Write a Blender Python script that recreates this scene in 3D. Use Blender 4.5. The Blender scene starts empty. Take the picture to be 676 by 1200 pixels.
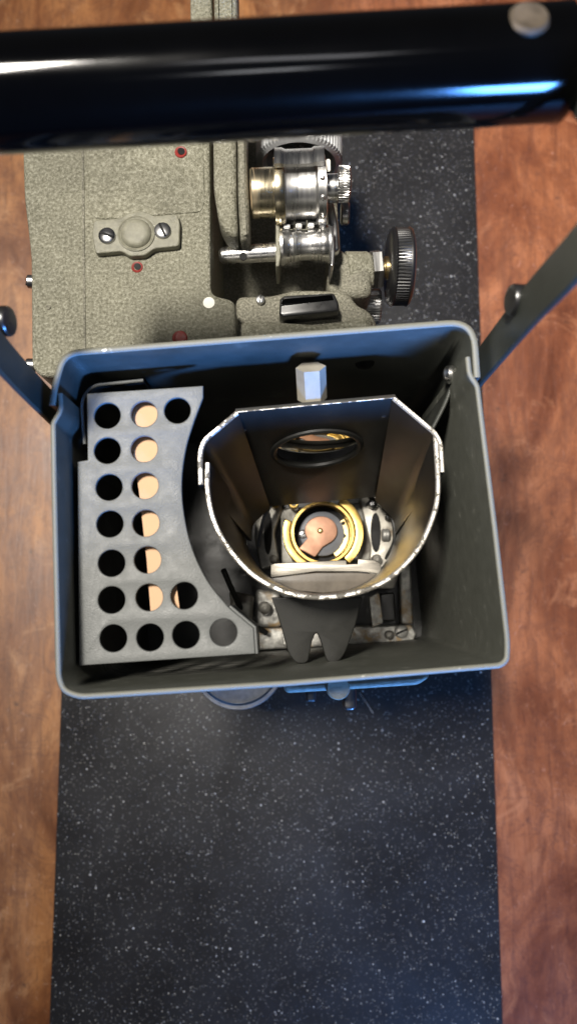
import bpy, bmesh, math, random
from mathutils import Vector, Matrix, noise
random.seed(4)
PI = math.pi
SC = 0.01                      # everything below is written in centimetres
scn = bpy.context.scene
col = scn.collection
ZC = 41.0                      # camera height
F = 850.0
TH = math.atan(100.0/F)        # the camera leans a little away from straight down
CT, ST = math.cos(TH), math.sin(TH)

def V(px, py, z):
    """photograph position of a point lying at height z -> centimetres"""
    a = (px-338)/F; b = (600-py)/F
    d = Vector((a, b*CT+ST, b*ST-CT))
    t = (z-ZC)/d.z
    return Vector((0, 0, ZC)) + d*t
def R(p, z): return p*(ZC-z)/F

# ------------------------------------------------------------------ materials
def new_mat(name):
    m = bpy.data.materials.new(name); m.use_nodes = True
    nt = m.node_tree
    return m, nt, nt.nodes['Principled BSDF']
def N(nt, t, **kw):
    n = nt.nodes.new(t)
    for k, v in kw.items():
        if k in n.inputs: n.inputs[k].default_value = v
        else: setattr(n, k, v)
    return n
def coords(nt, scale=(1, 1, 1)):
    g = nt.nodes.new('ShaderNodeNewGeometry')
    mp = nt.nodes.new('ShaderNodeMapping'); mp.inputs['Scale'].default_value = scale
    nt.links.new(g.outputs['Position'], mp.inputs['Vector'])
    return mp.outputs[0]
def noise_n(nt, vec, scale, detail=4, rough=.55, dist=0):
    n = N(nt, 'ShaderNodeTexNoise', Scale=scale, Detail=detail, Roughness=rough, Distortion=dist)
    nt.links.new(vec, n.inputs['Vector']); return n.outputs['Fac']
def ramp(nt, fac, stops):
    r = nt.nodes.new('ShaderNodeValToRGB')
    els = r.color_ramp.elements
    while len(els) > 1: els.remove(els[-1])
    els[0].position = stops[0][0]
    for i, (p, c) in enumerate(stops):
        e = els[0] if i == 0 else els.new(p)
        if not isinstance(c, tuple): c = (c, c, c)
        e.color = (*c, 1)
    nt.links.new(fac, r.inputs[0]); return r.outputs[0]
def mix(nt, fac, a, b, mode='MIX'):
    m = nt.nodes.new('ShaderNodeMix'); m.data_type = 'RGBA'; m.blend_type = mode
    if isinstance(fac, float): m.inputs[0].default_value = fac
    else: nt.links.new(fac, m.inputs[0])
    for s, v in ((6, a), (7, b)):
        if isinstance(v, tuple): m.inputs[s].default_value = (*v, 1)
        else: nt.links.new(v, m.inputs[s])
    return m.outputs[2]
def bump(nt, b, h, strength, dist=.0004):
    n = N(nt, 'ShaderNodeBump', Strength=strength, Distance=dist)
    nt.links.new(h, n.inputs['Height']); nt.links.new(n.outputs[0], b.inputs['Normal'])

def crinkle(name, c0, c1, c2, rough=.5, bs=.9, scale=900):
    m, nt, b = new_mat(name); v = coords(nt)
    n1 = noise_n(nt, v, scale, 3, .6); n2 = noise_n(nt, v, 45, 4); n3 = noise_n(nt, v, scale*2.2, 2)
    c = ramp(nt, n1, [(.3, c0), (.52, c1), (.72, c2)])
    st = ramp(nt, n2, [(.3, .72), (.7, 1.08)])
    c = mix(nt, .8, c, st, 'MULTIPLY')
    nt.links.new(c, b.inputs['Base Color'])
    b.inputs['Roughness'].default_value = rough
    b.inputs['Specular IOR Level'].default_value = .6
    ad = N(nt, 'ShaderNodeMath', operation='ADD'); nt.links.new(n1, ad.inputs[0]); nt.links.new(n3, ad.inputs[1])
    bump(nt, b, ad.outputs[0], bs, .0005)
    return m
def metal(name, c, rough, var=.25, aniso=0, sc=300, grime=None, stretch=(1, 1, 1), bs=.1, metallic=1.0):
    m, nt, b = new_mat(name); v = coords(nt, stretch)
    n1 = noise_n(nt, v, sc, 5); n2 = noise_n(nt, v, sc*.25, 4, .6, .5)
    d = tuple(x*(1-var) for x in c)
    cc = ramp(nt, n1, [(.35, d), (.65, c)])
    if grime:
        f = ramp(nt, n2, [(grime[1], 0.0), (grime[1]+.12, 1.0)])
        cc = mix(nt, f, cc, grime[0])
        mr = ramp(nt, n2, [(grime[1], metallic), (grime[1]+.12, .15)])
        nt.links.new(mr, b.inputs['Metallic'])
    else: b.inputs['Metallic'].default_value = metallic
    nt.links.new(cc, b.inputs['Base Color'])
    rr = ramp(nt, n2, [(.3, max(.02, rough*.75)), (.7, min(1, rough*1.4))])
    nt.links.new(rr, b.inputs['Roughness'])
    bump(nt, b, n1, bs, .0003)
    return m
def painted(name, c, rough, var=.3, dust=None, dust_at=.6, sc=120, bs=.15, spec=.5, coat=0, stretch=(1, 1, 1)):
    m, nt, b = new_mat(name); v = coords(nt, stretch)
    n1 = noise_n(nt, v, sc, 6, .6); n2 = noise_n(nt, coords(nt), sc*8, 2)
    cc = ramp(nt, n1, [(.3, tuple(x*(1-var) for x in c)), (.7, c)])
    if dust:
        f = ramp(nt, n1, [(dust_at, 0.0), (dust_at+.2, 1.0)])
        cc = mix(nt, f, cc, dust)
    nt.links.new(cc, b.inputs['Base Color'])
    nt.links.new(ramp(nt, n1, [(.3, rough*.85), (.7, min(1, rough*1.25))]), b.inputs['Roughness'])
    b.inputs['Specular IOR Level'].default_value = spec
    b.inputs['Coat Weight'].default_value = coat
    bump(nt, b, n2, bs, .0002)
    return m
def chipped(name, paint, bare, at=.5, sc=260, rough=.3):
    m, nt, b = new_mat(name); v = coords(nt)
    n1 = noise_n(nt, v, sc, 4, .65)
    f = ramp(nt, n1, [(at-.03, 0.0), (at+.03, 1.0)])
    nt.links.new(mix(nt, f, paint, bare), b.inputs['Base Color'])
    nt.links.new(ramp(nt, n1, [(at-.03, 0.0), (at+.03, .85)]), b.inputs['Metallic'])
    nt.links.new(ramp(nt, n1, [(at-.03, .55), (at+.03, rough)]), b.inputs['Roughness'])
    bump(nt, b, n1, .5, .0004)
    return m

M = {}
M['crinkle'] = crinkle('crinkle_paint', (.15, .145, .10), (.27, .26, .195), (.45, .44, .35), scale=1000, bs=1.3)
M['crinkle_dark'] = crinkle('crinkle_paint_dark', (.10, .096, .07), (.22, .21, .16), (.38, .36, .29), scale=1300)  # darker copy of the crinkle paint; carries painted shade on the deck
M['smooth_grey'] = painted('hammered_grey_paint', (.27, .262, .20), .36, .4, sc=420, bs=.9)
M['wall_in'] = painted('dark_olive_paint', (.055, .058, .050), .42, .35, dust=(.12, .12, .105), dust_at=.62, sc=55, bs=.25, spec=.5)
M['wall_front'] = painted('scuffed_olive_paint', (.062, .064, .054), .42, .15, dust=(.15, .15, .13), dust_at=.62, sc=220, bs=.25)
def smear(name):
    m = M[name]; nt = m.node_tree; b = nt.nodes['Principled BSDF']
    src = b.inputs['Base Color'].links[0].from_socket
    g = nt.nodes.new('ShaderNodeNewGeometry')
    sb = N(nt, 'ShaderNodeVectorMath', operation='SUBTRACT'); nt.links.new(g.outputs['Position'], sb.inputs[0]); sb.inputs[1].default_value = tuple(V(205, 792, 15)*SC)
    ml = N(nt, 'ShaderNodeVectorMath', operation='MULTIPLY'); nt.links.new(sb.outputs[0], ml.inputs[0]); ml.inputs[1].default_value = (1, 1, 1.5)
    ln_ = N(nt, 'ShaderNodeVectorMath', operation='LENGTH'); nt.links.new(ml.outputs[0], ln_.inputs[0])
    near = N(nt, 'ShaderNodeMapRange'); nt.links.new(ln_.outputs['Value'], near.inputs[0])
    near.inputs[1].default_value = .012; near.inputs[2].default_value = .042; near.inputs[3].default_value = 1; near.inputs[4].default_value = 0
    st_ = ramp(nt, noise_n(nt, coords(nt, (.25, 1, 1.6)), 300, 7, .75, .8), [(.44, 0.0), (.62, .8)])
    f = N(nt, 'ShaderNodeMath', operation='MULTIPLY'); nt.links.new(near.outputs[0], f.inputs[0]); nt.links.new(st_, f.inputs[1])
    nt.links.new(mix(nt, f.outputs[0], src, (.42, .41, .37)), b.inputs['Base Color'])
smear('wall_front')
M['rim'] = chipped('worn_rim_paint', (.20, .20, .17), (.55, .55, .5), .68, 140, .4)
M['chip'] = chipped('chipped_shroud_edge', (.13, .12, .10), (.85, .80, .72), .47, 380, .4)
M['shroud'] = metal('heat_darkened_steel', (.085, .083, .076), .36, .4, sc=60, stretch=(1, 1, .4), bs=.15, metallic=.6,
                    grime=((.035, .026, .018), .54))
M['baffle'] = painted('grey_enamel', (.155, .162, .158), .42, .06, sc=300, bs=.5, spec=.35)
M['black_metal'] = painted('blackened_steel', (.02, .02, .018), .45, .4)
M['fork'] = painted('black_fork_steel', (.026, .026, .023), .45, .4)
M['arm'] = painted('dark_green_grey_arm_paint', (.045, .05, .042), .38, .2, sc=80, bs=.1)
M['steel'] = metal('machined_steel', (.80, .79, .77), .27, .15, sc=120, stretch=(14, 1, 1), bs=.06)
M['steel_dark'] = metal('worn_steel', (.55, .55, .55), .33, .3, sc=300)
M['nickel'] = metal('stained_nickel', (.78, .68, .48), .25, .2, sc=100, grime=((.45, .24, .07), .58), stretch=(10, 1, 1), bs=.06)
M['brass'] = metal('brass', (.58, .39, .12), .3, .35, sc=150, bs=.25, grime=((.25, .16, .05), .66))
M['brass_pale'] = metal('pale_brass', (.9, .76, .40), .34, .2, sc=200)
M['copper'] = metal('copper_contact', (.42, .23, .15), .45, .25, sc=180, bs=.2, metallic=.7)
M['alu'] = metal('dirty_cast_aluminium', (.36, .355, .33), .45, .4, sc=260, grime=((.16, .12, .07), .56), bs=.6, metallic=.6)
M['alu_light'] = metal('cast_aluminium', (.33, .31, .265), .42, .3, sc=300, grime=((.12, .09, .055), .56), bs=.6, metallic=.4)
M['shield'] = metal('brushed_shield', (.25, .232, .20), .42, .25, sc=200, stretch=(1, 8, 1))
M['shield_brown'] = painted('brown_grey_shield', (.15, .125, .095), .4, .4, sc=160)  # browner, darker tone than the shield lip
M['black_plastic'] = painted('glossy_black_plastic', (.0012, .0012, .0013), .09, .3, sc=40, bs=.02, spec=.35)
M['knob_black'] = painted('black_knob', (.016, .016, .017), .3, .3, sc=200, bs=.05, spec=1.0)
M['red'] = painted('red_primer', (.27, .025, .018), .5, .4, sc=400)
M['rivet'] = metal('tarnished_rivet', (.16, .13, .10), .6, .5, sc=260, bs=.4, metallic=.7)
M['beige'] = painted('dull_beige_zinc', (.40, .37, .30), .5, .2, sc=200, bs=.2)
M['alu_dark'] = metal('dark_grimy_casting', (.26, .25, .22), .5, .4, sc=260, grime=((.05, .04, .03), .5), bs=.6, metallic=.5)
M['alu_stained'] = metal('tan_stained_casting', (.50, .49, .45), .45, .5, sc=420, grime=((.36, .24, .11), .52), bs=.9, metallic=.4)
M['barrel'] = metal('satin_silver_barrel', (.50, .51, .52), .4, .2, sc=200, metallic=.35)
M['insulator'] = painted('grey_insulator', (.14, .15, .17), .45, .3)
M['white'] = painted('white_dot_paint', (.85, .83, .74), .5, .08)
M['dark_hole'] = painted('hole_dark', (.006, .006, .006), .8)
M['tan'] = painted('tan_card', (.72, .46, .28), .8, .12, sc=60, bs=.2)
M['rust_brass'] = metal('golden_brass_shaft', (.70, .55, .30), .25, .2)
# lens glass: a mirror-like curved element
m, nt, b = new_mat('coated_lens_glass')
b.inputs['Base Color'].default_value = (.75, .72, .62, 1); b.inputs['Metallic'].default_value = 1; b.inputs['Roughness'].default_value = .05
M['lens'] = m
# black board with white flecks
m, nt, b = new_mat('speckled_board')
v = coords(nt, (1, 1, 1))
def flecks(scale, keep, rad, stretch=(1, 1, 1)):
    vv = coords(nt, stretch)
    wob = N(nt, 'ShaderNodeTexNoise', Scale=900.0, Detail=1.0); nt.links.new(vv, wob.inputs['Vector'])
    sub = N(nt, 'ShaderNodeVectorMath', operation='SUBTRACT'); nt.links.new(wob.outputs['Color'], sub.inputs[0]); sub.inputs[1].default_value = (.5, .5, .5)
    sc_ = N(nt, 'ShaderNodeVectorMath', operation='SCALE'); nt.links.new(sub.outputs[0], sc_.inputs[0]); sc_.inputs['Scale'].default_value = .0006
    add = N(nt, 'ShaderNodeVectorMath', operation='ADD'); nt.links.new(vv, add.inputs[0]); nt.links.new(sc_.outputs[0], add.inputs[1])
    vo = N(nt, 'ShaderNodeTexVoronoi', Scale=scale); vo.voronoi_dimensions = '2D'; nt.links.new(add.outputs[0], vo.inputs['Vector'])
    sp = N(nt, 'ShaderNodeSeparateColor'); nt.links.new(vo.outputs['Color'], sp.inputs[0])
    th = N(nt, 'ShaderNodeMapRange'); nt.links.new(sp.outputs[0], th.inputs[0])
    th.inputs[1].default_value = keep; th.inputs[2].default_value = 1; th.inputs[3].default_value = 0; th.inputs[4].default_value = rad
    lt = N(nt, 'ShaderNodeMath', operation='SUBTRACT'); nt.links.new(th.outputs[0], lt.inputs[0]); nt.links.new(vo.outputs['Distance'], lt.inputs[1])
    mr = N(nt, 'ShaderNodeMapRange'); nt.links.new(lt.outputs[0], mr.inputs[0])
    mr.inputs[1].default_value = 0; mr.inputs[2].default_value = .09
    br = N(nt, 'ShaderNodeMath', operation='MULTIPLY'); nt.links.new(mr.outputs[0], br.inputs[0]); nt.links.new(ramp(nt, sp.outputs[1], [(0, .10), (.6, .30), (1, .9)]), br.inputs[1])
    return br.outputs[0]
f1 = flecks(300, .80, .19); f2 = flecks(620, .60, .22, (1, .8, 1)); f3 = flecks(1000, .62, .24)
mx = N(nt, 'ShaderNodeMath', operation='MAXIMUM'); nt.links.new(f1, mx.inputs[0]); nt.links.new(f2, mx.inputs[1])
mx3 = N(nt, 'ShaderNodeMath', operation='MAXIMUM'); nt.links.new(mx.outputs[0], mx3.inputs[0]); nt.links.new(f3, mx3.inputs[1]); mx = mx3
big = noise_n(nt, v, 14, 4, .6, .4)
basec = ramp(nt, big, [(.3, (.010, .0092, .0085)), (.7, (.016, .0148, .0138))])
smudge = ramp(nt, noise_n(nt, coords(nt, (1, 1.6, 1)), 9, 7, .6, 2.2), [(.5, 0.0), (.7, .4)])
basec = mix(nt, smudge, basec, (.017, .017, .017))
nt.links.new(mix(nt, mx.outputs[0], basec, (.75, .72, .66)), b.inputs['Base Color']); b.inputs['Specular IOR Level'].default_value = .4
nt.links.new(ramp(nt, noise_n(nt, v, 25, 5, .65), [(.3, .30), (.7, .48)]), b.inputs['Roughness'])
bump(nt, b, noise_n(nt, v, 1500, 2), .15, .0002)
M['board'] = m
# wood
m, nt, b = new_mat('worn_wood')
v1 = coords(nt, (1, .14, 1)); v2 = coords(nt); v3 = coords(nt, (1, .42, 1))
g1 = noise_n(nt, v1, 170, 8, .65, .8)              # fibres
g3 = noise_n(nt, v3, 21, 8, .62, 1.6)              # broad figure
g2 = noise_n(nt, v2, 34, 7, .68, 1.0)              # mottling
c = ramp(nt, g3, [(.28, (.085, .027, .010)), (.44, (.21, .077, .025)), (.56, (.32, .132, .042)), (.72, (.46, .21, .075))])
c = mix(nt, ramp(nt, g1, [(.36, .55), (.56, .0)]), c, (.12, .042, .015))
c = mix(nt, ramp(nt, g2, [(.30, .6), (.46, .0)]), c, (.13, .045, .018))
c = mix(nt, ramp(nt, g2, [(.56, .0), (.74, .6)]), c, (.56, .30, .13))
c = mix(nt, ramp(nt, noise_n(nt, coords(nt, (1, .08, 1)), 900, 3, .6), [(.58, .0), (.72, .6)]), c, (.09, .03, .012))
# cracks, dents and pale scuffs of the old table
c = mix(nt, ramp(nt, noise_n(nt, coords(nt, (1, .6, 1)), 170, 6, .75, 2.5), [(.60, .0), (.70, .5)]), c, (.58, .38, .26))
c = mix(nt, ramp(nt, noise_n(nt, v2, 26, 9, .7, 3.5), [(.478, .0), (.494, .6), (.51, .0)]), c, (.08, .03, .015))
c = mix(nt, ramp(nt, noise_n(nt, v2, 95, 4, .6), [(.66, .0), (.74, .75)]), c, (.06, .025, .012))
# blue light's pinkish cast painted in: wood redder and darker towards +x
sepx = N(nt, 'ShaderNodeSeparateXYZ'); nt.links.new(v2, sepx.inputs[0])
mrx = N(nt, 'ShaderNodeMapRange'); nt.links.new(sepx.outputs[0], mrx.inputs[0])
mrx.inputs[1].default_value = 0.0; mrx.inputs[2].default_value = .05
c = mix(nt, mrx.outputs[0], c, mix(nt, 1.0, c, (.86, .66, .68), 'MULTIPLY'))
nt.links.new(c, b.inputs['Base Color'])
nt.links.new(ramp(nt, g3, [(.3, .33), (.7, .52)]), b.inputs['Roughness'])
bump(nt, b, g1, .25, .0006)
M['wood'] = m

# ------------------------------------------------------------------ object helpers
WORLD = {}
def sharpen(me, ang=38):
    bm = bmesh.new(); bm.from_mesh(me)
    for f in bm.faces: f.smooth = True
    for e in bm.edges:
        if len(e.link_faces) == 2 and e.calc_face_angle(0) > math.radians(ang): e.smooth = False
    bm.to_mesh(me); bm.free()
def link(name, bm, mat, parent=None, mat2=None, top_z=None, ang=38, label=None):
    """bm in centimetres, world position; becomes one mesh object with its origin at its own centre"""
    bmesh.ops.remove_doubles(bm, verts=bm.verts, dist=1e-5)
    bmesh.ops.recalc_face_normals(bm, faces=bm.faces)
    if mat2:
        for f in bm.faces:
            if f.normal.z > .45 and all(v.co.z > top_z-.12 for v in f.verts): f.material_index = 1
    xs = [v.co for v in bm.verts]
    lo = Vector([min(c[i] for c in xs) for i in range(3)]); hi = Vector([max(c[i] for c in xs) for i in range(3)])
    ctr = Vector(((lo.x+hi.x)/2, (lo.y+hi.y)/2, lo.z))
    for v in bm.verts: v.co = (v.co-ctr)*SC
    me = bpy.data.meshes.new(name); bm.to_mesh(me); bm.free(); sharpen(me, ang)
    me.materials.append(M[mat])
    if mat2: me.materials.append(M[mat2])
    o = bpy.data.objects.new(name, me); col.objects.link(o)
    w = ctr*SC; WORLD[o] = w
    if parent is not None: o.parent = parent; o.location = w-WORLD[parent]
    else: o.location = w
    if label: o['label'] = label
    return o
def empty(name, loc, label, cat):
    o = bpy.data.objects.new(name, None); col.objects.link(o); o.empty_display_size = .02
    o.location = loc*SC; WORLD[o] = loc*SC; o['label'] = label; o['category'] = cat
    return o
def fillet(pts, r, n=6, closed=True):
    """round the corners of a list of Vectors"""
    out = []; L = len(pts)
    for i, p in enumerate(pts):
        rr = r[i] if isinstance(r, (list, tuple)) else r
        if (not closed and i in (0, L-1)) or rr <= 0: out.append(p.copy()); continue
        a = pts[(i-1) % L]-p; c = pts[(i+1) % L]-p
        d = min(rr, a.length*.48, c.length*.48)
        A = p+a.normalized()*d; C_ = p+c.normalized()*d
        for k in range(n+1):
            t = k/n; out.append(A*(1-t)**2+p*2*t*(1-t)+C_*t*t)
    return out
def curve_bm(loops, depth, bevel=0.0, mtx=None, z=0.0):
    """filled 2D outline with holes, extruded `depth` downwards from z (top)"""
    cu = bpy.data.curves.new('outline', 'CURVE'); cu.dimensions = '2D'; cu.fill_mode = 'BOTH'
    for lp in loops:
        s = cu.splines.new('POLY'); s.points.add(len(lp)-1); s.use_cyclic_u = True
        for i, p in enumerate(lp): s.points[i].co = (p[0], p[1], 0, 1)
    cu.extrude = depth/2-bevel; cu.bevel_depth = bevel; cu.bevel_resolution = 2; cu.offset = -bevel
    o = bpy.data.objects.new('outline', cu); col.objects.link(o)
    dg = bpy.context.evaluated_depsgraph_get()
    me = bpy.data.meshes.new_from_object(o.evaluated_get(dg))
    bm = bmesh.new(); bm.from_mesh(me)
    bpy.data.objects.remove(o); bpy.data.curves.remove(cu); bpy.data.meshes.remove(me)
    for v in bm.verts: v.co.z += z-depth/2
    if mtx: bmesh.ops.transform(bm, matrix=mtx, verts=bm.verts)
    return bm
def pl(pts, z): return [V(x, y, z) for x, y in pts]
def prism(pts, z, depth, bevel=.0, r=0, holes=()):
    out = pl(pts, z)
    if r: out = fillet(out, r)
    return curve_bm([out]+[circ(V(hx, hy, z), R(hr, z)) for hx, hy, hr in holes], depth, bevel, None, z)
def circ(c, r, n=40): return [Vector((c.x+r*math.cos(2*PI*k/n), c.y+r*math.sin(2*PI*k/n), 0)) for k in range(n)]
def merge(*bms):
    a = bms[0]
    for b_ in bms[1:]:
        me = bpy.data.meshes.new('t'); b_.to_mesh(me); a.from_mesh(me); bpy.data.meshes.remove(me); b_.free()
    return a
def lathe(p0, axis, prof, n=48, ribs=0, rd=0.0, ribrange=None, helix=0):
    """prof: list of (distance along the axis, radius); ribs cut a knurl where ribrange covers the distance"""
    ax = axis.normalized(); up = Vector((0, 0, 1)) if abs(ax.z) < .9 else Vector((1, 0, 0))
    u = ax.cross(up).normalized(); w = ax.cross(u).normalized()
    if ribs: n = ribs*4
    bm = bmesh.new(); rings = []
    for t, r in prof:
        if r <= 1e-6: rings.append([bm.verts.new(p0+ax*t)]); continue
        ring = []
        for k in range(n):
            a = 2*PI*k/n; rr = r
            if ribs and ribrange[0] <= t <= ribrange[1]: rr = r-rd*(1 if (k % 4) in (0, 1) else 0)
            ring.append(bm.verts.new(p0+ax*t+(u*math.cos(a)+w*math.sin(a))*rr))
        rings.append(ring)
    for a, b_ in zip(rings, rings[1:]):
        if len(a) == 1 and len(b_) == 1: continue
        for k in range(n):
            k2 = (k+1) % n
            if len(a) == 1: bm.faces.new((a[0], b_[k], b_[k2]))
            elif len(b_) == 1: bm.faces.new((a[k], b_[0], a[k2]))
            else: bm.faces.new((a[k], b_[k], b_[k2], a[k2]))
    return bm
def rod(p0, p1, r, be=.04, n=40, **kw):
    L = (p1-p0).length
    return lathe(p0, p1-p0, [(0, 0), (0, r-be), (be, r), (L-be, r), (L, r-be), (L, 0)], n, **kw)
def wall_bm(path, z0, z1, th, side=1, path_b=None, closed=False):
    """sheet-metal wall following a path at height z1 (top), down to path_b at z0; th towards the left side of the path"""
    def norms(P):
        out = []
        for i in range(len(P)):
            a = P[i-1] if (i > 0 or closed) else P[i]; c = P[(i+1) % len(P)] if (i < len(P)-1 or closed) else P[i]
            t = Vector((c.x-a.x, c.y-a.y, 0)).normalized(); out.append(Vector((-t.y, t.x, 0))*side)
        return out
    if path_b is None: path_b = [Vector((p.x, p.y, z0)) for p in path]
    n = norms(path); be = min(.04, th*.3)
    bm = bmesh.new(); rows = []
    for p, q, nn in zip(path, path_b, n):
        p = Vector((p.x, p.y, z1)); q = Vector((q.x, q.y, z0))
        d = (q-p).normalized()
        rows.append([bm.verts.new(c) for c in (q, p+d*be, p+nn*be, p+nn*(th-be), p+nn*th+d*be, q+nn*th)])
    m_ = len(rows)
    for i in range(m_ if closed else m_-1):
        a, b_ = rows[i], rows[(i+1) % m_]
        for j in range(6): bm.faces.new((a[j], b_[j], b_[(j+1) % 6], a[(j+1) % 6]))
    if not closed:
        bm.faces.new(rows[0]); bm.faces.new(list(reversed(rows[-1])))
    return bm
def box(c, s, mtx=None, be=.03):
    bm = bmesh.new(); bmesh.ops.create_cube(bm, size=1)
    for v in bm.verts: v.co = Vector((v.co.x*s[0], v.co.y*s[1], v.co.z*s[2]))
    if be: bmesh.ops.bevel(bm, geom=bm.edges[:], offset=be, segments=2, affect='EDGES', clamp_overlap=True)
    if mtx: bmesh.ops.transform(bm, matrix=mtx, verts=bm.verts)
    bmesh.ops.translate(bm, vec=c, verts=bm.verts)
    return bm
def resample(P, step):
    out = [P[0]]
    for a, b_ in zip(P, P[1:]):
        k = max(1, int((b_-a).length/step))
        for i in range(1, k+1): out.append(a.lerp(b_, i/k))
    return out
def smooth_path(P, n=8):
    """Catmull-Rom through the points"""
    Q = [P[0]*2-P[1]]+P+[P[-1]*2-P[-2]]; out = []
    for i in range(1, len(Q)-2):
        for k in range(n):
            t = k/n; a, b_, c, d = Q[i-1:i+3]
            out.append(.5*((2*b_)+(c-a)*t+(2*a-5*b_+4*c-d)*t*t+(3*b_-a-3*c+d)*t**3))
    out.append(P[-1]); return out
def screw(name, parent, c, r, ang, mat='steel_dark', h=.12, top=Vector((0, 0, 1))):
    bm = lathe(c, top, [(-.2, r), (0, r), (h*.6, r*.97), (h, r*.72), (h, 0)], 28)
    s = link(name, bm, mat, parent)
    rot = top.to_track_quat('Z', 'Y').to_matrix().to_4x4() @ Matrix.Rotation(ang, 4, 'Z')
    sl = box(c+top*(h+.002), (r*1.7, r*.26, .03), rot, 0)
    link('screw_slot', sl, 'dark_hole', s)
    return s

# ------------------------------------------------------------------ setting: old wooden table
bm = bmesh.new()
S = 70
for i in range(2):
    pass
vs = [bm.verts.new((x, y, 0)) for x, y in ((-S, -S), (S, -S), (S, S), (-S, S))]
bm.faces.new(vs)
for x, y, nx in (( -S, -S, 0),): pass
t = bmesh.ops.extrude_face_region(bm, geom=bm.faces[:])
bmesh.ops.translate(bm, vec=(0, 0, -3), verts=[g for g in t['geom'] if isinstance(g, bmesh.types.BMVert)])
tb = link('wooden_table', bm, 'wood'); tb['kind'] = 'structure'

BZ = 1.2
xl = (V(58, 1200, BZ).x+V(72, 815, BZ).x)/2; xr = (V(588, 1200, BZ).x+V(556, 160, BZ).x)/2
yb = V(338, 92, BZ).y
bd = link('speckled_board', curve_bm([fillet([Vector((xl, -34, 0)), Vector((xr, -34, 0)), Vector((xr, yb, 0)), Vector((xl, yb, 0))], .25)], BZ, .05, None, BZ), 'board')
bd['label'] = 'black board with fine white flecks lying on the wooden table under the projector'; bd['category'] = 'board'

# ------------------------------------------------------------------ the projector
PR = empty('film_projector', Vector((-1.5, 6, BZ)), 'old grey crinkle painted film projector with open lamphouse and black carrying handle', 'projector')

# body casting
BT = 17.0
body = prism([(27, 90), (245, 80), (247, 345), (276, 352), (276, 420), (150, 440), (98, 442)], BT, 14.3, .12, .3)
body = link('body_casting', body, 'crinkle', PR)
side = link('side_cover', prism([(24, 96), (93, 95), (95, 300), (99, 442), (48, 441), (37, 430), (36, 300), (28, 230)], BT-.02, 13.6, .16, .35), 'crinkle', PR)
link('raised_pad', prism([(103, 92), (236, 88), (240, 236), (236, 248), (104, 258)], BT+.045, .3, .04, .6), 'crinkle', body)
link('foot', prism([(60, 200), (230, 200), (230, 420), (60, 420)], 2.75, 2.75-BZ, .1, .3), 'black_metal', PR)
# thin dark seam between side cover and body
link('seam_strip', prism([(95, 92), (97.5, 92), (101, 440), (98.5, 440)], BT+.035, .1, 0), 'crinkle_dark', body)
# oiler cover plate with boss and two slotted screws
cz = BT+.28
cp = link('cover_plate', prism([(110, 258), (143, 255), (150, 249), (170, 247), (181, 253), (208, 250), (211, 262), (210, 288), (181, 291), (170, 299), (152, 300), (143, 294), (112, 297), (108, 275)], cz, .32, .05, .12), 'smooth_grey', PR)
c = V(160, 274, cz)
link('boss_groove', lathe(c+Vector((0, 0, .01)), Vector((0, 0, 1)), [(-.03, R(23.5, cz)), (.03, R(23, cz)), (.05, R(21.5, cz)), (.01, R(20, cz)), (.0, R(18, cz))], 44), 'smooth_grey', cp)
link('boss', lathe(c, Vector((0, 0, 1)), [(-.05, R(19.5, cz)), (.03, R(19, cz)), (.12, R(17.5, cz)), (.17, R(14.5, cz)), (.19, R(10, cz)), (.19, 0)], 44), 'smooth_grey', cp)
screw('screw', cp, V(126, 277, cz), R(10.5, cz), math.radians(-20), h=.13)
screw('screw', cp, V(191, 271, cz), R(10.5, cz), math.radians(115), h=.13)
for x, y, rr, dk in ((212, 178, 7.5, 'dark_hole'), (161, 313, 7, 'dark_hole'), (211, 396, 9, 'red')):
    zz = BT+(.075 if y < 240 else .005)
    ring = link('oil_hole', lathe(V(x, y, zz), Vector((0, 0, 1)), [(-.02, R(rr*.45, zz)), (.012, R(rr*.7, zz)), (.02, R(rr*.9, zz)), (0, R(rr*1.02, zz)), (-.03, R(rr*1.02, zz))], 30), 'red', PR)
    link('bore', lathe(V(x+1, y-1, zz), Vector((0, 0, 1)), [(.012, R(rr*.68, zz)), (.014, 0)], 24), dk, ring)
link('white_dot', lathe(V(245, 355, BT), Vector((0, 0, 1)), [(-.05, R(7.5, BT)), (.03, R(7, BT)), (.04, 0)], 28), 'white', PR)
link('paint_chip', lathe(V(57, 360, BT), Vector((0, 0, 1)), [(-.05, R(3, BT)), (.012, R(3, BT)), (.012, 0)], 14), 'crinkle_dark', PR)
for x, y in ((36, 330), (35, 428)):
    a = V(x, y, BT-.7); screw('side_screw', PR, a+Vector((-.02, 0, 0)), .24, .6, 'steel_dark', .1, Vector((-1, 0, .15)).normalized())
# reel arm going back under the handle
link('reel_arm', merge(prism([(222, -60), (246, -60), (252, 120), (224, 122)], 16.2, 1.4, .15, .15),
                       prism([(249, -60), (277, -60), (280, 150), (254, 150)], 16.6, 1.6, .2, .15)), 'crinkle', PR)
# gear cover: flat face and rounded back
gc = link('gear_cover', prism([(248, 60), (276, 60), (277, 230), (279, 276), (266, 273), (256, 258), (250, 220)], 17.3, 1.3, .22, .3), 'crinkle', PR)
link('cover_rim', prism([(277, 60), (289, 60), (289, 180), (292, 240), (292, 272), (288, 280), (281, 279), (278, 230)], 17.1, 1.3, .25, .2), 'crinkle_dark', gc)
# lower machine deck
link('mechanism_deck', prism([(246, 60), (392, 60), (396, 250), (402, 330), (400, 430), (246, 430)], 11.4, 8.5, .2, .4), 'crinkle_dark', PR)  # deck's shadow put into its colour by the darker crinkle
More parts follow.
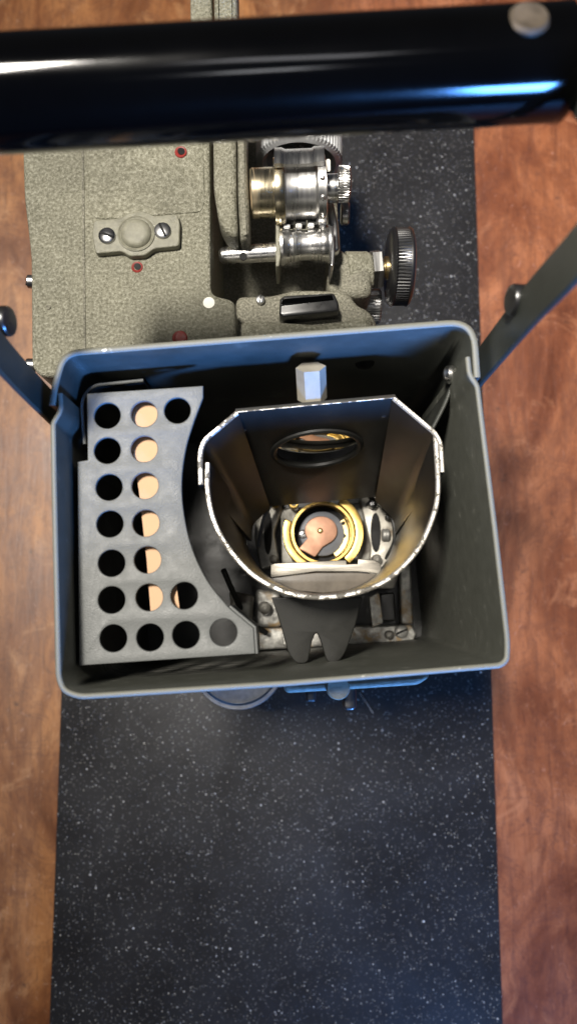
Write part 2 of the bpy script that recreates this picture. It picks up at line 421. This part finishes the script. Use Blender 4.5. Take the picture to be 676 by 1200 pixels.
# film gate casting in front of the lamphouse
gz = 15.7
gate = prism([(276, 346), (318, 345), (345, 338), (408, 339), (418, 356), (432, 362), (441, 374), (443, 410), (276, 420)], gz, 8, .25, .3)
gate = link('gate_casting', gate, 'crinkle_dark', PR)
link('casting_lip', prism([(272, 378), (300, 374), (380, 379), (436, 368), (441, 410), (272, 415)], gz+.45, 1.2, .25, .3), 'crinkle', gate)
lc = link('black_latch', prism([(328, 350), (333, 346), (388, 343), (392, 344), (397, 355), (397, 364), (332, 371), (327, 368)], gz+.75, .8, .08, .06), 'knob_black', PR)
link('latch_face', prism([(331, 350), (389, 345), (391, 351), (329, 358)], gz+.8, .12, .03, .03), 'black_plastic', lc)
screw('small_screw', gate, V(305, 351, gz+.15), .16, 1.4, 'steel_dark', .06)

# lens barrel lying along the picture's vertical, behind the sprocket
lz = 13.6
bar = lathe(V(352, 60, lz), V(350, 219, lz)-V(352, 60, lz), [(0, 0), (0, R(52, lz)), (.5, R(54, lz)), (4.85, R(54, lz)), (4.93, R(50, lz)), (5.0, R(46, lz)), (4.8, R(42, lz)), (3.2, R(34, lz)), (3.2, 0)], ribs=64, rd=.06, ribrange=(.4, 4.87))
lb = link('lens_barrel', bar, 'barrel', PR, ang=25)
link('lens_bore', lathe(V(350, 213, lz), V(350, 170, lz)-V(350, 213, lz), [(-.02, R(43, lz)), (-.02, 0)], 40), 'dark_hole', lb)

# sprocket drum
sz = 16.6
def X(x0, y0, x1, y1, z, prof_px, mat, name, parent, **kw):
    a = V(x0, y0, z); b_ = V(x1, y1, z); L = (b_-a).length; k = L/(x1-x0)
    prof = [((x-x0)*k, R(r, z)) for x, r in prof_px]
    return link(name, lathe(a, b_-a, prof, **kw), mat, parent, ang=30)
sp = X(322, 226, 382, 223, sz, [(322, 0), (322, 38), (324, 39.5), (333, 39), (334, 34), (336, 33.5), (350, 33), (368, 34), (369, 37), (371, 42), (380, 42.5), (381, 40), (382, 0)], 'steel', 'sprocket', PR, n=64)
X(294, 227, 322, 226, sz, [(294, 0), (294, 28), (296, 29.5), (320, 29.5), (322, 29), (322, 0)], 'nickel', 'collar', sp)
X(321.5, 226, 333, 225.5, sz, [(321.5, 39.6), (323, 40.2), (331, 40.2), (333, 39.4)], 'nickel', 'stained_band', sp)
ax = (V(382, 223, sz)-V(322, 226, sz)).normalized(); u = ax.cross(Vector((0, 0, 1))).normalized(); w = ax.cross(u)
for k in range(12):
    a = 2*PI*k/12+.2; d = u*math.cos(a)+w*math.sin(a); c0 = V(375.5, 223.3, sz)+d*R(41, sz)
    link('tooth', lathe(c0, d, [(0, .10), (.08, .09), (.16, .05), (.17, 0)], 10), 'steel', sp)
X(382, 221, 397, 220.5, sz, [(382, 0), (382, 17), (395, 17), (397, 15), (397, 0)], 'steel', 'shaft', sp)
kn = X(395, 216, 411, 216, sz, [(395, 0), (395, 19), (396.5, 21.5), (400, 21.5), (404, 21.3), (408, 21.5), (409.5, 20), (411, 12), (411, 0)], 'steel', 'knurled_knob', sp, ribs=36, rd=.05, ribrange=(.03, .38))
# film guide shoe over the drum
shoe = bmesh.new(); rows = []
c0 = V(322, 226, sz)
for k in range(9):
    a = math.radians(38+k*5.5)
    rr0, rr1 = R(43, sz), R(48, sz)
    row = []
    for rr in (rr0, rr1):
        for x in (322, 330, 334, 364, 367, 378):
            p = V(x, 225.5-(x-322)*.04, sz); ex = 0 if 333 < x < 366 else .06
            row.append(shoe.verts.new(p+Vector((0, math.cos(a), math.sin(a)))*(rr+(ex if rr == rr1 else 0))))
    rows.append(row)
for a, b_ in zip(rows, rows[1:]):
    for s in (0, 6):
        for j in range(5): shoe.faces.new((a[s+j], a[s+j+1], b_[s+j+1], b_[s+j]))
    shoe.faces.new((a[0], a[6], b_[6], b_[0])); shoe.faces.new((a[5], a[11], b_[11], b_[5]))
for r_ in (rows[0], rows[-1]):
    for j in range(5): shoe.faces.new((r_[j], r_[j+1], r_[j+7], r_[j+6]))
link('film_shoe', shoe, 'steel', PR)
link('index_tab', box(V(384.5, 194, sz+.9), (.14, .45, .1)), 'white', PR)
# guide roller in front of the sprocket
rz = 15.9
ro = X(328, 289, 388, 286, rz, [(328, 0), (328, 22), (331, 22.5), (334, 20.5), (339, 20), (340, 18.5), (343, 18.5), (344, 19.5), (350, 18), (358, 17.5), (366, 18), (371, 19.5), (372, 18.5), (375, 18.5), (376, 20), (380, 20.5), (384, 23), (387, 23), (388, 0)], 'steel', 'guide_roller', PR, n=56)
for k in range(4):
    link('roller_clip', box(V(336+k*14, 266.5-k*.6, rz+.45), (.22, .18, .22)), 'steel' if k % 2 else 'steel_dark', ro)
link('roller_plate', prism([(323, 258), (327.5, 257), (329, 300), (327, 312), (323, 312)], rz+.55, 1.5, .05, .05), 'smooth_grey', PR)
link('end_plate', prism([(387, 264), (391, 266), (392.5, 296), (391, 310), (387.5, 312)], rz+.5, 1.5, .05, .05), 'steel_dark', PR)
pin = X(257, 300, 326, 295, rz, [(257, 0), (257, 6), (260, 9), (266, 10.5), (300, 11), (326, 11.5), (326, 0)], 'steel', 'pivot_pin', PR)
link('cross_hole', lathe(V(285, 300.5, rz+.325), Vector((0, -.25, 1)).normalized(), [(-.1, R(4.5, rz)), (.02, R(4.5, rz)), (.02, 0)], 20), 'dark_hole', pin)
link('film_claw', merge(*[box(V(x, 262, rz+.2), (.42, .25, .4)) for x in (338, 352, 367)]), 'black_metal', PR)
link('blue_stop_screw', rod(V(399, 250, 15.2), V(409, 250, 15.2), .42, .06), 'steel_dark', PR)
link('link_arm', prism([(383, 236), (391, 236), (396, 262), (398, 292), (390, 296), (386, 270)], 15.9, .5, .1, .1), 'steel_dark', PR)
# focus bracket, nut and big knurled knob
kz = 14.2
link('bracket', merge(prism([(383, 292), (398, 288), (412, 300), (436, 303), (436, 345), (420, 347), (384, 345)], kz+.75, 5, .3, .4)), 'crinkle_dark', PR)
link('bracket_boss', lathe(V(404, 322, kz), V(437, 318, kz)-V(404, 322, kz), [(0, .3), (.1, R(27, kz)), (.9, R(24, kz)), (1.0, R(22, kz)), (1.05, 0)], 36), 'crinkle', PR)
fk = X(454, 313, 481, 313, kz, [(454, 0), (454, 39), (456, 44), (459, 47), (461, 46), (475, 46), (477, 47), (479.5, 45), (481, 41), (481, 14), (480, 0)], 'knob_black', 'focus_knob', PR, ribs=72, rd=.055, ribrange=(.2, .68))
X(446, 315, 458, 314, kz, [(446, 0), (446, 11), (450, 11), (451, 14), (456, 14), (458, 14), (458, 0)], 'rust_brass', 'knob_shaft', fk)
X(434, 316, 447, 315, kz, [(434, 0), (434, 22), (435.5, 24), (445.5, 24), (447, 22), (447, 0)], 'steel', 'hex_nut', PR, n=6)
X(426, 359, 445, 359, 12.6, [(426, 0), (426, 19), (430, 21), (443, 21), (445, 19), (445, 0)], 'steel_dark', 'knurled_nut', PR, ribs=36, rd=.05, ribrange=(.1, .62))

# ------------------------------------------------------------------ lamphouse
RZ, FZ = 21.0, 8.5
rear = [(57, 474), (60, 455), (66, 432), (78, 416), (98, 408), (300, 393), (516, 376), (542, 379), (556, 390), (561, 410), (563, 442)]
rp = fillet(pl([(57, 474), (60, 452), (72, 410), (558, 372), (563, 442)], RZ), [0, .5, .75, 1.1, 0], 8, False)
rw = link('lamphouse_rear_wall', wall_bm(rp, FZ, RZ, .19, -1), 'wall_in', PR, 'rim', RZ, ang=50)
frontL = [(67, 461), (68, 480), (59, 495), (60, 560), (63, 700), (65, 795), (72, 812), (92, 820)]
frontR = [(340, 804), (588, 783), (597, 775), (598, 752), (583, 620), (562, 450), (553, 438), (551, 418)]
fpts = pl(frontL+frontR, RZ-.03)
rads = [0, .12, .12, 0, 0, .5, .3, .5, 0, .7, .3, .7, 0, .15, .15, 0]
fp = fillet(fpts, rads, 6, False)
fw = link('lamphouse_front_wall', wall_bm(fp, FZ, RZ-.03, .15, 1), 'wall_front', PR, 'rim', RZ-.03, ang=50)
# floor, filling the outline of both walls
def inset_poly(P, d):
    c = sum(P, Vector())/len(P)
    return [c+(p-c)*(1-d) for p in P]
fl = [Vector((p.x, p.y, 0)) for p in rp[1:-1]]+[Vector((p.x, p.y, 0)) for p in reversed(fp[8:-8])]
floor = link('lamphouse_floor', curve_bm([inset_poly(fl, .01)], .3, 0, None, FZ+.02), 'black_metal', PR)
# rolled fold joining floor and front wall
# inner bracket edge by the tray
link('inner_bracket', wall_bm(fillet(pl([(101, 520), (97, 470), (108, 453), (168, 447)], 19.4), .5, 6, False), 15, 19.4, .1, 1), 'black_metal', PR, 'baffle', 19.4)
# strut and bolt by the right wall
link('corner_strut', wall_bm(smooth_path(pl([(552, 395), (531, 440), (520, 470), (505, 500)], 18.8), 5), 9, 18.8, .12, 1), 'wall_in', PR)
bl = link('hinge_bolt', rod(V(533, 438, 19.2), V(522, 440, 19.0), .28, .08, 24), 'steel', PR)
link('rear_rivet', lathe(V(427, 424, 18.2), Vector((0, -1, .35)).normalized(), [(0, .34), (.1, .3), (.16, .12), (.17, 0)], 20), 'black_metal', rw)
# perforated tray
TZ = 19.6
holes = [(126, 487), (169, 485), (208, 481), (126, 528), (169, 526), (128, 571), (170, 569), (129, 614), (171, 613), (131, 660), (173, 656),
         (131, 703), (175, 700), (216, 698), (133, 748), (176, 747), (218, 744), (262, 741)]
to = [(102, 461), (238, 452), (238, 466)]
arc = [(228, 492), (218, 525), (213, 565), (216, 605), (226, 645), (244, 682), (268, 712)]
to2 = [(297, 736), (299, 766), (93, 780), (91, 541), (103, 539)]
outl = pl(to, TZ)+smooth_path(pl(arc, TZ), 5)+pl(to2, TZ)
tray = curve_bm([outl]+[circ(V(x, y, TZ), R(15.8, TZ), 44) for x, y in holes], .14, .03, None, TZ)
tr = link('perforated_tray', tray, 'baffle', PR)
link('folded_edge', wall_bm(pl([(238, 466)]+arc+[(297, 736), (299, 766)], TZ-.05)[-3:], TZ-1.6, TZ-.06, .09, 1), 'baffle', tr)
link('tray_leg', wall_bm(pl([(93, 779), (91.5, 545)], TZ-.1), TZ-6, TZ-.1, .08, -1), 'black_metal', tr)

# lamp shroud
HZ, HB = 19.4, 11.4
def rear_side(a, b_):
    return wall_bm(pl(a, HZ), HB, HZ, .1, 1, [V(x, y, HB) for x, y in b_])
# rear panel (leans inwards) with the round window
TL, TR, BR, BL = V(276, 481, HZ), V(463, 464, HZ), V(442, 583, HB), V(314, 592, HB)
uu = (TR-TL).normalized(); nn = uu.cross(BL-TL).normalized(); vv = nn.cross(uu).normalized()
if nn.y < 0: nn = -nn; vv = nn.cross(uu).normalized()
mt = Matrix.Identity(4)
for i, a in enumerate((uu, vv, nn)):
    for j in range(3): mt[j][i] = a[j]
mt.translation = TL
def to2d(p): q = p-TL; return Vector((q.dot(uu), q.dot(vv), 0))
def hit(px, py):
    a = (px-338)/F; b_ = (600-py)/F; d = Vector((a, b_*CT+ST, b_*ST-CT)); o = Vector((0, 0, ZC))
    return o+d*((TL-o).dot(nn)/d.dot(nn))
hc = hit(371, 524); hr = (hit(421, 520)-hit(321, 528)).length/2
h2 = to2d(hc)
hl = [Vector((h2.x+hr*math.cos(2*PI*k/56), h2.y+hr*.92*math.sin(2*PI*k/56), 0)) for k in range(56)]
SHP = curve_bm([[to2d(TL), to2d(TR), to2d(BR), to2d(BL)], hl], .14, .02, mt, 0.07)
sh = link('lamp_shroud', SHP, 'shroud', PR, 'chip', HZ+.12)
lw = [(276, 481), (236, 514), (231, 530), (232, 568)]; lb_ = [(314, 592), (294, 611), (291, 620), (291, 634)]
lw3 = fillet(pl(lw, HZ), .25, 5, False); lb3 = fillet(pl(lb_, HB), .15, 5, False)
link('shroud_side', wall_bm([p for p in lw3], HB, HZ, .15, 1, lb3), 'shroud', sh, 'chip', HZ)
rw_ = [(463, 464), (512, 505), (519, 518), (521, 553)]; rb_ = [(442, 583), (462, 604), (466, 612), (467, 626)]
link('shroud_side', wall_bm(fillet(pl(rw_, HZ), .25, 5, False), HB, HZ, .15, -1, fillet(pl(rb_, HB), .15, 5, False)), 'shroud', sh, 'chip', HZ)
ft = [(240, 542), (240, 575), (248, 612), (266, 645), (296, 677), (335, 697), (375, 703), (420, 697), (458, 680), (490, 648), (508, 612), (516, 575), (513, 508)]
fb = [(286, 600), (284, 620), (286, 642), (296, 662), (314, 680), (343, 694), (375, 699), (410, 694), (436, 681), (454, 662), (464, 642), (470, 618), (468, 575)]
link('shroud_front', wall_bm(smooth_path(pl(ft, HZ-.04), 8), HB, HZ-.04, .15, 1, smooth_path(pl(fb, HB), 8)), 'shroud', sh, 'chip', HZ-.04)
# rolled black collar round the window
col_bm = bmesh.new(); ringv = []
for k in range(48):
    a = 2*PI*k/48; dr = uu*math.cos(a)+vv*(.92*math.sin(a)); row = []
    for j in range(8):
        b_ = 2*PI*j/8; row.append(col_bm.verts.new(hc+dr*(hr+.02+.13*math.cos(b_))-nn*(.05+.12*math.sin(b_))))
    ringv.append(row)
for k in range(48):
    a, b_ = ringv[k], ringv[(k+1) % 48]
    for j in range(8): col_bm.faces.new((a[j], b_[j], b_[(j+1) % 8], a[(j+1) % 8]))
wc = link('window_collar', col_bm, 'black_metal', sh)
# lens element behind the window
ln = hc+nn*.2; lbm = bmesh.new()
prof = [(0, 0), ]
dview = (hc-Vector((0, 0, ZC))).normalized(); dpip = (V(375, 622, 10.2)-hc).normalized()
lns = lathe(ln, (dpip-dview).normalized(), [(-.3, hr*.99), (-.02, hr*.99), (0, hr*.95), (.01, hr*.85), (.025, hr*.7), (.037, hr*.5), (.045, hr*.3), (.049, hr*.15), (.05, 0)], 64)
link('condenser_lens', lns, 'lens', sh, ang=60)
# rust streaks and screw heads on the rear panel
for px_, py_ in ((449, 486), (286, 502)):
    q = hit(px_, py_); link('panel_rivet', lathe(q-nn*.02, -nn, [(-.05, .12), (.03, .11), (.06, .06), (.06, 0)], 18), 'steel_dark', sh)
# hex standoff between rear wall and shroud
st = lathe(V(364, 430, 19.6), V(366, 470, 18.9)-V(364, 430, 19.6), [(0, 0), (0, .46), (1.05, .46), (1.1, .4), (1.1, 0)], 6)
so = link('hex_standoff', st, 'beige', PR, ang=20)
link('standoff_screw', lathe(V(366, 473, 18.9), Vector((0, -1, .3)).normalized(), [(0, .24), (.1, .24), (.16, .15), (.16, 0)], 20), 'black_metal', so)
# forked tongue in front of the shroud
fz = 17.0
fk_ = curve_bm([fillet(pl([(318, 700), (424, 700), (418, 730), (405, 768), (396, 779), (384, 778), (376, 752), (371, 740), (366, 752), (361, 779), (348, 780), (338, 768), (328, 730)], fz), [0, 0, .3, .3, .2, .2, .1, .15, .1, .2, .2, .3, .3])], .15, .045, None, fz)
for v in fk_.verts: v.co.z += (v.co.y-V(370, 700, fz).y)*.25
link('forked_tongue', fk_, 'fork', PR)

# lamp socket deep in the shroud
kz2 = 9.6
cs = V(378, 624, kz2+1)
base = link('socket_base', prism([(328, 596), (440, 588), (448, 604), (446, 656), (330, 662)], kz2, .5, .06, .1), 'alu_dark', PR)
UP = Vector((0, 0, 1))
r0 = R(37.5, kz2+1)
ring = lathe(Vector((cs.x, cs.y, kz2)), UP, [(0, r0), (.95, r0), (1.0, r0-.02), (1.0, r0-.12), (.95, r0-.14), (.05, r0-.14)], 64)
sr = link('lamp_socket', ring, 'brass', PR)
def arc_ring(a0, a1, ri, ro_, z0, z1, mat, name, parent, n=24, cx=cs.x, cy=cs.y):
    lp = [Vector((cx+ro_*math.cos(math.radians(a0+(a1-a0)*k/n)), cy+ro_*math.sin(math.radians(a0+(a1-a0)*k/n)), 0)) for k in range(n+1)]
    lp += [Vector((cx+ri*math.cos(math.radians(a1+(a0-a1)*k/n)), cy+ri*math.sin(math.radians(a1+(a0-a1)*k/n)), 0)) for k in range(n+1)]
    return link(name, curve_bm([lp], z1-z0, .03, None, z1), mat, parent)
arc_ring(160, 250, r0+.03, r0+.34, kz2, kz2+.95, 'brass', 'clamp_arc', sr)
arc_ring(-50, 62, r0+.03, r0+.38, kz2, kz2+1.05, 'brass', 'clamp_arc', sr)
link('ring_lug', lathe(V(344, 590, kz2+.6), UP, [(-.5, .22), (.0, .22), (.1, .19), (.1, .12), (0, .1)], 24), 'brass', sr)
link('socket_cup', lathe(Vector((cs.x, cs.y, kz2-.1)), UP, [(.15, r0-.15), (.15, 0)], 48), 'dark_hole', sr)
arc_ring(-60, 35, .62, r0-.18, kz2+.1, kz2+.35, 'brass_pale', 'contact_segment', sr)
for x, y in ((402, 613), (403, 628)):
    link('rivet', lathe(V(x, y, kz2+.36), UP, [(-.02, .09), (.03, .08), (.04, 0)], 14), 'dark_hole', sr)
link('insulator_disc', lathe(Vector((cs.x, cs.y, kz2+.1)), UP, [(0, .98), (.35, .95), (.38, .9), (.38, 0)], 40), 'insulator', sr)
cc = V(376, 622, kz2+.6)
cop = [V(376+19*math.cos(math.radians(a)), 622-17*math.sin(math.radians(a)), kz2+.6) for a in range(-62, 196, 12)]+fillet([V(360, 631, kz2+.6), V(350, 643, kz2+.6), V(369, 653, kz2+.6), V(378, 641, kz2+.6)], .08, 4, False)
ct = link('copper_contact', curve_bm([cop], .14, .03, None, kz2+.66), 'copper', sr)
link('contact_pip', lathe(V(375, 622, kz2+.66), UP, [(-.02, .13), (.04, .12), (.09, .07), (.1, 0)], 20), 'brass_pale', ct)
screw('dark_screw', sr, V(355, 626, kz2+.45), .2, .5, 'steel_dark', .08)
for x, y in ((346, 655), (415, 652)):
    screw('base_screw', base, V(x, y, kz2+.02), .17, 1.0, 'steel_dark', .08)
# shield plate in front of the socket
sz2 = 12.3
shd = link('heat_shield', prism([(317, 662), (322, 660), (406, 656), (406, 661), (419, 661), (419, 655), (438, 656), (446, 660), (447, 673), (420, 670), (370, 670), (317, 677)], sz2, .12, .03), 'shield', PR)
link('shield_skirt', prism([(311, 679), (317, 677), (370, 671), (420, 671), (448, 674), (440, 682), (410, 692), (378, 695), (345, 692), (320, 685)], sz2-.14, .12, .03), 'shield_brown', shd)
# casting seen left and right of the socket
rc = link('socket_casting', prism([(421, 585), (436, 574), (452, 588), (470, 600), (474, 650), (462, 690), (430, 690), (434, 640)], 9.9, .6, .08, .15), 'alu_light', PR)
link('slot', curve_bm([[Vector((V(440, 624, 9.9).x+.22*math.cos(t*PI/16), V(440, 624, 9.9).y+.85*math.sin(t*PI/16), 0)) for t in range(32)]], .03, 0, None, 9.93), 'dark_hole', rc)
link('bolt_head', rod(V(447, 627, 10.0), V(456, 627, 10.0), .27, .05, 20), 'alu', rc)
lcst = link('side_casting', prism([(300, 588), (325, 575), (331, 596), (322, 625), (328, 662), (306, 668), (298, 630)], 9.8, .6, .08, .15), 'alu_dark', PR)
link('slot', curve_bm([[Vector((V(314, 624, 9.9).x+.18*math.cos(t*PI/16), V(314, 624, 9.9).y+.95*math.sin(t*PI/16), 0)) for t in range(32)]], .03, 0, None, 9.83), 'dark_hole', lcst)
# wires, posts and small hardware crowding the well
def wire(pts, r, mat, name, parent):
    P = smooth_path([V(*p) for p in pts], 6); bm = bmesh.new(); rows = []
    for i, p in enumerate(P):
        t = (P[min(i+1, len(P)-1)]-P[max(0, i-1)]).normalized(); a = t.cross(Vector((.3, .2, 1))).normalized(); b_ = t.cross(a)
        rows.append([bm.verts.new(p+(a*math.cos(q*PI/4)+b_*math.sin(q*PI/4))*r) for q in range(8)])
    for A_, B_ in zip(rows, rows[1:]):
        for q in range(8): bm.faces.new((A_[q], B_[q], B_[(q+1) % 8], A_[(q+1) % 8]))
    bm.faces.new(rows[0]); bm.faces.new(rows[-1])
    return link(name, bm, mat, parent)
wire([(303, 640, 10.6), (310, 606, 11.0), (322, 588, 10.8), (345, 584, 10.2)], .09, 'insulator', 'lamp_wire', PR)
wire([(452, 655, 10.6), (462, 630, 11.0), (455, 598, 11.0), (432, 582, 10.3)], .08, 'black_metal', 'lamp_wire', PR)
wire([(262, 668, 12.4), (276, 700, 11.6), (290, 726, 10.6), (312, 742, 10.0)], .12, 'black_metal', 'lamp_wire', PR)
for x, y, z_, q, mt_ in ((322, 590, 10.2, .2, 'brass'), (436, 590, 10.3, .2, 'steel_dark'), (320, 655, 10.2, .17, 'alu_dark'), (455, 606, 10.3, .13, 'black_metal'),
                         (441, 655, 10.3, .2, 'alu_dark'), (310, 712, 10.2, .26, 'alu_dark'), (456, 744, 9.5, .2, 'alu_dark')):
    link('terminal_post', lathe(V(x, y, z_), UP, [(-.3, q), (.1, q), (.14, q*.8), (.16, q*.35), (.1, q*.3), (.1, 0)], 22), mt_, PR)
link('side_block', prism([(268, 692), (296, 698), (294, 730), (272, 724)], 11.2, 2, .12, .15), 'alu_dark', PR)
link('bracket_tab', prism([(432, 700), (444, 694), (449, 730), (436, 736)], 10.4, .3, .04, .08), 'alu_stained', PR)
link('bracket_tab', prism([(330, 742), (352, 738), (350, 756), (332, 757)], 10.1, .3, .04, .08), 'alu_stained', PR)
# dirty frame on the floor
fr = []
frz = 9.4
link('floor_frame', merge(prism([(296, 736), (482, 732), (488, 742), (484, 752), (300, 762), (294, 750)], frz, .6, .1, .12),
                          prism([(468, 664), (482, 662), (484, 731), (470, 731)], frz, .6, .1, .1),
                          prism([(300, 690), (328, 694), (330, 735), (298, 735)], frz+.3, .9, .15, .2)), 'alu_stained', PR)
screw('frame_bolt', floor, V(470, 740, frz), .3, .4, 'alu', .12)
link('rear_block', prism([(444, 696), (462, 694), (464, 728), (444, 728)], 9.5, .8, .08, .1), 'black_metal', PR)

# pieces peeking out in front of the lamphouse
dz = 7.9
ds = V(279, 776, dz)
link('front_disc', lathe(Vector((ds.x, ds.y, dz-.5)), UP, [(0, 0), (0, R(52, dz)), (.35, R(54, dz)), (.5, R(53, dz)), (.5, R(49, dz)), (.42, R(47, dz)), (.42, 0)], 72), 'steel_dark', PR)
le = link('front_ledge', prism([(330, 801), (420, 797), (503, 790), (502, 795), (490, 803), (415, 808), (335, 813)], 16.5, 1.6, .12, .15), 'smooth_grey', PR)
link('half_round_lug', lathe(V(396, 806, 16.7), UP, [(-.5, R(14, 17)), (0, R(14, 17)), (.08, R(12.5, 17)), (.08, 0)], 40), 'smooth_grey', le)
link('thumb_peg', prism([(402, 806), (417, 806), (418, 829), (414, 833), (405, 833), (402, 829)], 15, 1, .1, .1), 'knob_black', PR)
link('small_peg', prism([(357, 806), (371, 806), (370, 823), (359, 823)], 14, .9, .1, .1), 'black_metal', PR)

# ------------------------------------------------------------------ carrying handle
hz = 27.3
A = V(-60, 115, hz); B = V(668, 74, hz)
Lh = (B-A).length; rh = 1.09
gp = link('handle_grip', lathe(A, B-A, [(0, 0), (0, .75), (.06, .98), (.22, 1.12), (.4, rh), (Lh*.5, rh*1.0), (Lh-.4, rh), (Lh-.2, 1.12), (Lh-.06, .98), (Lh, .75), (Lh, 0)], 96), 'black_plastic', PR, ang=60)
rv = A.lerp(B, (600+60)/728)+Vector((0, .16, .98)).normalized()*rh
link('grip_rivet', lathe(rv-Vector((0, .04, .22)), Vector((0, .16, .98)).normalized(), [(0, .40), (.2, .40), (.26, .34), (.24, .2), (.25, 0)], 32), 'rivet', gp)
def strap(pts, width, th, name):
    """flat bar in the plane across x: pts are (x, y, z) of its centre line"""
    P = smooth_path([Vector(p) for p in pts], 8); bm = bmesh.new(); rows = []
    for i, p in enumerate(P):
        a = P[max(0, i-1)]; c = P[min(len(P)-1, i+1)]; t = (c-a).normalized()
        s = Vector((1, 0, 0)); s = (s-t*s.dot(t)).normalized(); w_ = t.cross(s).normalized()
        be = .04
        rows.append([bm.verts.new(p+s*th*x+w_*width*y) for x, y in
                     ((-.5, -.5+be), (-.5, .5-be), (-.5+.25, .5), (.5-.25, .5), (.5, .5-be), (.5, -.5+be), (.25, -.5), (-.25, -.5))])
    for a, b_ in zip(rows, rows[1:]):
        for j in range(8): bm.faces.new((a[j], b_[j], b_[(j+1) % 8], a[(j+1) % 8]))
    bm.faces.new(rows[0]); bm.faces.new(rows[-1])
    return bm
ra = V(566, 424, 20.4)
xr_ = ra.x+.03
arm = link('handle_arm', strap([(xr_, ra.y-.05, 18.2), (xr_, ra.y, 20.4), (xr_+.02, ra.y+.05, 24.5), (xr_+.10, ra.y+.05, 27.0), (xr_+.38, ra.y+.5, 28.3), (xr_+.42, ra.y+1.7, 28.3), (xr_+.0, B.y, hz)], 1.15, .16, 'a'), 'arm', PR)
kc = V(612, 351, 24.2)
def arm_knob(c, d, parent):
    return link('arm_screw', lathe(c, d, [(-.12, 0), (-.12, .3), (.0, .38), (.05, .39), (.33, .39), (.38, .36), (.39, .3), (.39, 0)], 36), 'knob_black', parent)
zk = ZC-(xr_-.1)*F/(612-338)
arm_knob(V(614, 352, zk), Vector((-1, 0, .12)).normalized(), arm)
la = V(54, 470, 20.2)
xl_ = la.x-.05
arm2 = link('handle_arm', strap([(xl_, la.y-.1, 17.8), (xl_, la.y, 20.0), (xl_-.02, la.y+.35, 23.6), (xl_-.02, la.y+.9, 25.6), (xl_, la.y+2.6, 27.2), (A.x, A.y, hz)], 1.0, .16, 'a'), 'arm', PR)
zk2 = ZC-(xl_+.1)*F/(2-338)
arm_knob(V(-4, 377, zk2), Vector((1, 0, .12)).normalized(), arm2)
link('pivot_washer', rod(V(60, 476, 19.6), V(54, 476, 19.6), .36, .05, 24), 'steel_dark', arm2)

# ------------------------------------------------------------------ loose things
# tan card inside the lamphouse under the tray
cz_ = 19.25
cd = link('tan_card', prism([(149, 462), (190, 462), (198, 620), (211, 716), (177, 720), (172, 655), (163, 575), (154, 520)], cz_, .06, 0), 'tan')
cd['label'] = 'narrow strip of tan card showing through the second column of tray holes'; cd['category'] = 'card'
# fibre on the board
fb_ = bmesh.new()
P = smooth_path(pl([(421, 812), (428, 822), (437, 836)], BZ+.06), 5); rows = []
for p in P: rows.append([fb_.verts.new(p+Vector((math.cos(a)*.022, math.sin(a)*.0, math.sin(a)*.022))) for a in (0, 2.1, 4.2)])
for a, b_ in zip(rows, rows[1:]):
    for j in range(3): fb_.faces.new((a[j], b_[j], b_[(j+1) % 3], a[(j+1) % 3]))
fo = link('fibre', fb_, 'white'); fo['label'] = 'tiny pale fibre lying on the black board by the black peg'; fo['category'] = 'fibre'

# ------------------------------------------------------------------ light
w = bpy.data.worlds.new('World'); scn.world = w; w.use_nodes = True
bg = w.node_tree.nodes['Background']; bg.inputs[0].default_value = (.75, .82, 1, 1); bg.inputs[1].default_value = .035
def area(name, loc, target, sx, sy, power, colr, spread=PI):
    l = bpy.data.lights.new(name, 'AREA'); l.shape = 'RECTANGLE'; l.size = sx*SC; l.size_y = sy*SC; l.energy = power; l.color = colr; l.spread = spread
    o = bpy.data.objects.new(name, l); col.objects.link(o); o.location = Vector(loc)*SC
    o.rotation_euler = (Vector(target)-Vector(loc)).to_track_quat('-Z', 'Y').to_euler(); return o
area('ceiling_lamp', (-34, 34, 165), (12, 21, 8), 30, 14, 3.5, (1, .94, .85), math.radians(46))
area('blue_window', (56, -158, 60), (2, 10, 19), 30, 45, 2.9, (.10, .34, 1), math.radians(28))
area('well_fill', (4, 10, 172), (0, 4, 10), 26, 12, .5, (.97, .96, 1))  # added fill with no seen source, brightens the socket well
area('front_lamp', (4, -42, 170), (0, -6, 1), 12, 10, .35, (.95, .96, 1))

# ------------------------------------------------------------------ camera
cam = bpy.data.cameras.new('Camera'); co = bpy.data.objects.new('Camera', cam); col.objects.link(co)
co.location = (0, 0, ZC*SC); co.rotation_euler = (TH, 0, 0)
cam.sensor_fit = 'VERTICAL'; cam.sensor_height = 24; cam.lens = 24*F/1200
cam.clip_start = .005; cam.clip_end = 50
cam.dof.use_dof = True; cam.dof.focus_distance = .252; cam.dof.aperture_fstop = 6.6
scn.camera = co
scn.view_settings.view_transform = 'Standard'; scn.view_settings.look = 'None'
scn.view_settings.exposure = 0; scn.view_settings.gamma = 1
